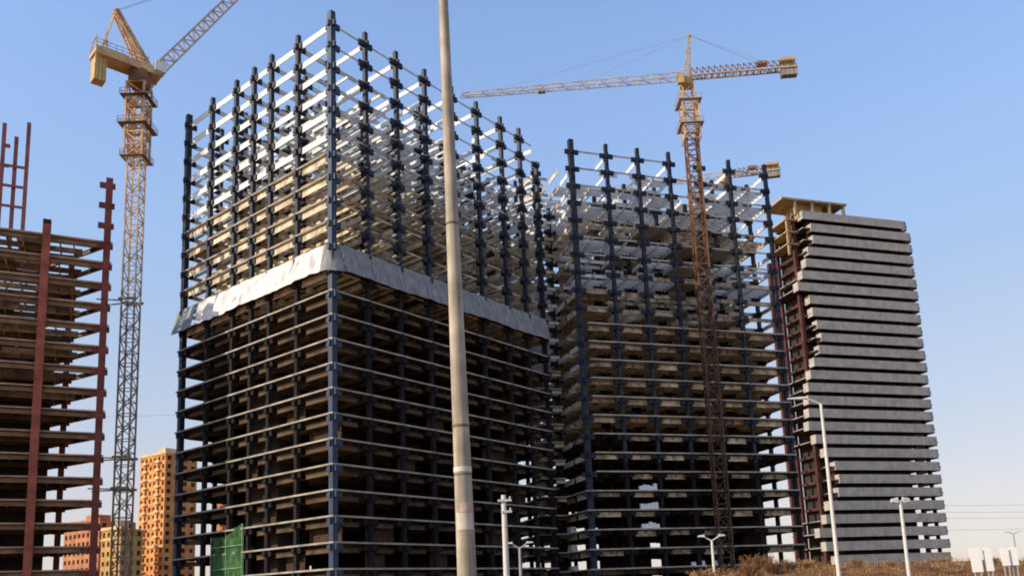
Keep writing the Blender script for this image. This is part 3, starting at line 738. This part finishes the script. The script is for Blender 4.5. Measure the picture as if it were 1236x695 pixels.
# ------------------------------------------------------------------ street poles
def tube(b, pts, rs, n=14):
    for (p, q, r0, r1) in zip(pts, pts[1:], rs, rs[1:]): b.bar(p, q, r0, n, r1)
def bent_arm(b, p, q, r, n=8, rise=.3):
    p = Vector(p); q = Vector(q); pts = [p.lerp(q, t) + Vector((0,0,rise*math.sin(t*math.pi/2)-rise*t)) for t in (0, .25, .5, .75, 1)]
    for a, c in zip(pts, pts[1:]): b.bar(a, c, r, n)

pl = thing('street_pole', 'large cream street pole close in front, crossing the whole picture', 'pole', (-.585, 10, 0), 0)
def pole_r(z): return .116 + (.060-.116)*min(1, max(0, (z-2)/8.2))**.9
b = MB(); zs = [0, 1, 2, 3, 4, 5, 6, 7, 8, 9, 10, 11.2]
N = 24
LEAN = -.0105
for i, z in enumerate(zs):
    for j in range(N):
        t = 2*math.pi*j/N; b.v.append((pole_r(z)*math.cos(t)+LEAN*(z-2), pole_r(z)*math.sin(t), z))
for i in range(len(zs)-1):
    for j in range(N):
        a = i*N+j; c = i*N+(j+1) % N; b.f.append((a, c, c+N, a+N)); b.mi.append(0)
b.f.append(tuple(len(b.v)-N+j for j in range(N))); b.mi.append(0)
b.build('shaft', M['pole'], pl, smooth=True)
def ring(z, h, extra, m_, name):
    b = MB(); r = pole_r(z)+extra; x = LEAN*(z-2)
    b.bar((x, 0, z-h/2), (x, 0, z+h/2), r, 24); return b.build(name, M[m_], pl, smooth=False)
ring(4.03, .035, .004, 'pole_ring', 'joint_ring'); ring(3.50, .06, .005, 'pole_pale', 'joint_ring'); ring(3.44, .02, .003, 'pole_ring', 'joint_ring')
ring(6.62, .03, .003, 'pole_ring', 'joint_ring')
def patch(z0, z1, a0, a1, m_):
    b = MB(); n = 8
    for z in (z0, z1):
        for i in range(n+1):
            t = R(a0+(a1-a0)*i/n); r = pole_r(z)+.004; b.v.append((r*math.cos(t)+LEAN*(z-2), r*math.sin(t), z))
    for i in range(n): b.f.append((i, i+1, i+n+2, i+n+1)); b.mi.append(0)
    return b.build('notice', M[m_], pl, smooth=True)
patch(2.78, 2.98, 215, 330, 'sticker_white')['label'] = 'faded white notice'
patch(2.985, 3.10, 245, 335, 'sticker')['label'] = 'faded pink notice'
b = MB(); bent_arm(b, (LEAN*9.2, 0, 11.1), (-1.9, 0, 11.7), .035); b.build('arm', M['pole'], pl)
b = MB(); b.box(-2.5, -1.85, -.13, .13, 11.66, 11.78); b.box(-2.4, -1.95, -.1, .1, 11.61, 11.659); b.build('lamp_head', M['lampgrey'], pl)
b = MB(); b.box(-.25, .25, -.25, .25, 0, .05); b.build('base_plate', M['pole_ring'], pl)

def lamp_post(label, loc, h, arms, r0, r1, m_='pole_pale', head=(.75, .3, .14), rise=.35):
    root = thing('street_lamp', label, 'street lamp', (loc[0], loc[1], loc[2]), 0)
    b = MB(); tube(b, [(0,0,0), (0,0,h*.5), (0,0,h)], [r0, (r0+r1)/2, r1], 12); b.build('shaft', M[m_], root)
    for (dx, dy, dz) in arms:
        b = MB(); bent_arm(b, (0,0,h-.05), (dx, dy, h+dz), max(.04, r1*.6), rise=rise); a = b.build('arm', M[m_], root)
        L = math.hypot(dx, dy); ux, uy = dx/L, dy/L
        b = MB(); z = h+dz; l, w2, t = head
        Q = [(-.1, -w2/2, -t*.4), (l, -w2*.4, -t*.2), (l, w2*.4, -t*.2), (-.1, w2/2, -t*.4), (-.1, -w2*.3, t*.6), (l*.9, -w2*.25, t*.35), (l*.9, w2*.25, t*.35), (-.1, w2*.3, t*.6)]
        P = [(dx+ux*a_-uy*b_, dy+uy*a_+ux*b_, z+c_) for (a_, b_, c_) in Q]
        for q in ((0,3,2,1),(4,5,6,7),(0,1,5,4),(1,2,6,5),(2,3,7,6),(3,0,4,7)): b.quad([P[i] for i in q])
        b.build('lamp_head', M['lamp'], root)
    b = MB(); b.bar((0,0,0), (0,0,.4), r0*1.5, 10); b.build('base', M[m_], root)
    return root
lamp_post('tall pale street lamp with one arm to the left, before the banded tower', (15.76, 42, 0), 10.95, [(-.95, 0, .3)], .11, .07)
lamp_post('shorter pale street lamp with two stubby heads, before the right part of the tower', (22.84, 50, 0), 6.6, [(.25, 0, .0), (-.25, 0, .0)], .12, .09, head=(.3, .28, .35), rise=.05)
lamp_post('small grey double armed street lamp right beside the short cream pole', (.33, 80, 0), 6.35, [(-.75, 0, .5), (.75, 0, .5)], .16, .12, 'lampgrey', head=(.55, .3, .2), rise=-.1)
lamp_post('small pale double armed street lamp standing below the rusty crane mast', (17.97, 78, ground_z(17.97, 78)), 6.25-ground_z(17.97, 78), [(-.75, 0, .4), (.75, 0, .4)], .14, .11, 'pole_pale', head=(.5, .34, .25), rise=-.1)
lamp_post('distant thin double armed street lamp near the right edge', (76, 130, 0), 8.2, [(-.75, 0, .25), (.75, 0, .25)], .13, .10, 'lampgrey', head=(.7, .3, .2), rise=.05)

root = thing('utility_pole', 'short cream utility pole with small crossarms, right of the large pole', 'pole', (-.56, 45, 0), 0)
b = MB(); tube(b, [(0,0,0), (0,0,7.3)], [.19, .13], 12); b.build('shaft', M['pole_pale'], root)
for z in (7.0, 6.4):
    b = MB(); b.box(-.16 if z < 6.6 else -.32, .42, -.20, -.12, z-.06, z+.06)
    for x in (.34,): b.bar((x, -.16, z+.06), (x, -.16, z+.2), .05, 8)
    b.build('crossarm', M['lamp'], root)

# ------------------------------------------------------------------ white boards on the bank
def board(x0, y0, wdt, z0, z1, rz, label, taper=0, lean=0):
    zg = ground_z(x0, y0)-.1
    root = thing('roadside_board', label, 'board', (x0, y0, zg), rz, 'white boards at the right edge')
    b = MB(); n = 8; pts = []
    h0, h1 = z0-zg, z1-zg; w0 = wdt/2*(1-taper); w1 = wdt/2
    top = [(w1*math.cos(t), h1-.16+.16*math.sin(t)) for t in [math.pi*i/n for i in range(n+1)]]
    outline = [(-w0+lean, h0), (w0+lean, h0)] + top
    for y in (-.06, .06):
        for (a, z) in outline: b.v.append((a, y, z))
    k = len(outline)
    b.f.append(tuple(range(k))); b.f.append(tuple(reversed(range(k, 2*k)))); b.mi += [0, 0]
    for i in range(k): j = (i+1) % k; b.f.append((j, i, k+i, k+j)); b.mi.append(0)
    b.build('panel', M['white'], root)
    for a in (-w0*.6, w0*.6):
        b = MB(); b.bar((a+lean, 0, 0), (a+lean, 0, h0+.2), .05, 6); b.build('leg', M['lampgrey'], root)
board(32.2, 60, .72, 2.30, 4.05, R(-12), 'widest white upright board, leftmost of the four on the bank', .06, .05)
board(33.05, 60, .52, 2.33, 3.99, R(-12), 'white upright board, second from left, leaning right', .05, .06)
board(34.25, 60, .50, 2.66, 3.93, R(-12), 'white upright board, third from left', .0, .05)
board(34.88, 60, .50, 2.66, 3.96, R(-12), 'white upright board, rightmost at the edge of the picture', .0, .0)

# ------------------------------------------------------------------ material stacks on floor edges of the second block
def stack(u, v, k, w_, d_, h, label, group):
    z = 9.16+3.31*k
    root_m = Matrix.Translation((12.66, 143, 0)) @ Matrix.Rotation(BE, 4, 'Z')
    p = root_m @ Vector((u, v, z+.004))
    b = MB(); n = max(1, int(w_/.65)); rw = w_/n
    rg2 = random.Random(int(u*100+k*7+v*13))
    for i in range(n):
        hh = h*rg2.uniform(.55, 1.0); b.box(i*rw, (i+.93)*rw, 0, d_*rg2.uniform(.8, 1), 0, hh*.48); b.box(i*rw+.03, (i+.9)*rw, .05, d_*.8, hh*.5, hh)
    o = b.build('block_stack', M['sack'], None, p, BE); tag(o, label, 'building material', group)
for k in (0, 1, 2, 3):
    stack(-.1, 8.8, k-2 if k else -2, 1.2, 2.4, 1.3, 'white wrapped blocks on a sunlit left floor edge of the second frame', 'white stacks on the left floor edge') if k in (0,) else stack(-.1, 8.8, k-2, 1.2, 2.4, 1.3, 'white wrapped blocks on a sunlit left floor edge of the second frame', 'white stacks on the left floor edge')
for k in (1, 2, 3): stack(9.5, -.35, k, 3.4, .6, 1.2, 'white wrapped blocks on a floor edge left of the rusty crane mast', 'white stacks on the front floor edge')
for (u, k) in ((18.6, -1), (20.4, -1), (22.8, -1), (18.8, -2), (20.8, -2), (23, -2)): stack(u, -.3, k, .8, .6, .9, 'small white block pile on a low floor edge near the crane mast', 'small white piles on low floors')
for (u, k) in ((3, -2), (6.5, -2)): stack(u, -.35, k, 3, .6, 1.1, 'white wrapped blocks on the lowest visible floor by the thick corner column', 'white stacks by the corner column')

# ------------------------------------------------------------------ power lines far off on the right
for i, (z0, z1) in enumerate(((29.5, 26.5), (27.2, 23.8), (25.2, 21.6), (20.6, 18.4))):
    b = MB(); n = 20; prev = None
    for j in range(n+1):
        t = j/n; p = (110+150*t, 300, z0+(z1-z0)*t - 3.0*(1-(2*t-1)**2)*.6)
        if prev: b.bar(prev, p, .06, 5, cap=False)
        prev = p
    o = b.build('power_line', M['cable']); tag(o, ['topmost thin power line in the hazy sky right of the tower', 'second thin power line from the top, right of the tower', 'third thin power line from the top, right of the tower', 'lowest thin power line in the haze right of the tower'][i], 'power line', 'power lines at the right')
b = MB(); b.bar((-160, 240, 58.5), (-85, 240, 57.5), .05, 5); o = b.build('power_line', M['cable']); tag(o, 'thin wire crossing the sky gap behind the luffing crane mast', 'wire')

# ------------------------------------------------------------------ dry brush on the bank
def shrub_mesh(seed, h, spread, nst, leafm):
    rg = random.Random(seed); b = MB()
    for i in range(nst):
        a = rg.uniform(0, 6.28); L = h*rg.uniform(.5, 1.05); s_ = spread*rg.uniform(.2, 1)
        p = Vector((rg.uniform(-.2, .2)*spread, rg.uniform(-.2, .2)*spread, -.15)); q = p
        for k in range(4):
            nq = q + Vector((math.cos(a)*s_/4+rg.uniform(-.07, .07), math.sin(a)*s_/4+rg.uniform(-.07, .07), L/4*(1-.12*k)))
            b.bar(q, nq, .028-.004*k, 3, cap=False)
            for t in range(7):
                c = q.lerp(nq, rg.random()); d = Vector((rg.uniform(-1, 1), rg.uniform(-1, 1), rg.uniform(-.1, 1.1)))*rg.uniform(.12, .3)
                e2 = Vector((rg.uniform(-1, 1), rg.uniform(-1, 1), rg.uniform(-1, 1)))*.022
                b.quad([c, c+d+e2, c+d*1.2-e2], 1)
            q = nq
    return b
protos = []
for i, (h, s_, n, mm) in enumerate(((1.3, .9, 46, 'twig'), (1.0, 1.1, 50, 'straw'), (1.7, 1.0, 52, 'twig'))):
    protos.append(shrub_mesh(40+i, h, s_, n, mm).build('dry_shrub', [M['twig'], M[mm]]))
spots = [(14.4, 68, 1, 1.1), (15.3, 70, 1, 1.3), (16.1, 67, 1, 1.0), (17.0, 71, 0, .9), (18.9, 70, 2, .95), (19.8, 72, 2, 1.15), (20.6, 69, 0, 1.2), (21.4, 73, 2, .9), (22.6, 71, 0, .9), (24.3, 72, 1, .8), (26.2, 70, 1, .7), (29, 73, 1, .7), (31.0, 71, 1, .6), (36.6, 73, 1, .7), (39, 70, 1, .6)]
LBL = {0: 'brown leafless shrub on the earth bank', 1: 'straw coloured dry grass tuft on the earth bank', 2: 'taller reddish brown dry shrub on the earth bank'}
usedp = set()
for (x, y, k, s_) in spots:
    if k in usedp: o = protos[k].copy(); col.objects.link(o)
    else: o = protos[k]; usedp.add(k)
    o.location = (x, y, ground_z(x, y)); o.scale = (s_, s_, s_); o.rotation_euler.z = x*3.1
    tag(o, LBL[k], 'shrub', ['brown shrubs on the bank', 'straw tufts on the bank', 'taller shrubs on the bank'][k])
b = MB(); rg = random.Random(77)
for i in range(14000):
    x = rg.uniform(11, 60); y = rg.uniform(52, 80)
    if math.sin(x*.9+y*.3)*math.sin(x*.31-y*.5) < rg.uniform(-.7, .6): continue
    z = ground_z(x, y); a = rg.uniform(0, 6.28); h = rg.uniform(.15, .6); ww = rg.uniform(.015, .035)
    d = Vector((math.cos(a), math.sin(a), 0)); l_ = Vector((rg.uniform(-.2, .2), rg.uniform(-.2, .2), h))
    c = Vector((x, y, z-.04)); b.quad([c-d*ww, c+d*ww, c+l_], rg.choice((0, 0, 1)))
o = b.build('dry_grass', [M['straw'], M['twig']]); o['kind'] = 'stuff'; o['label'] = 'dry straw grass and weeds over the earth bank'; o['category'] = 'grass'

sc.cycles.filter_width = 1.9
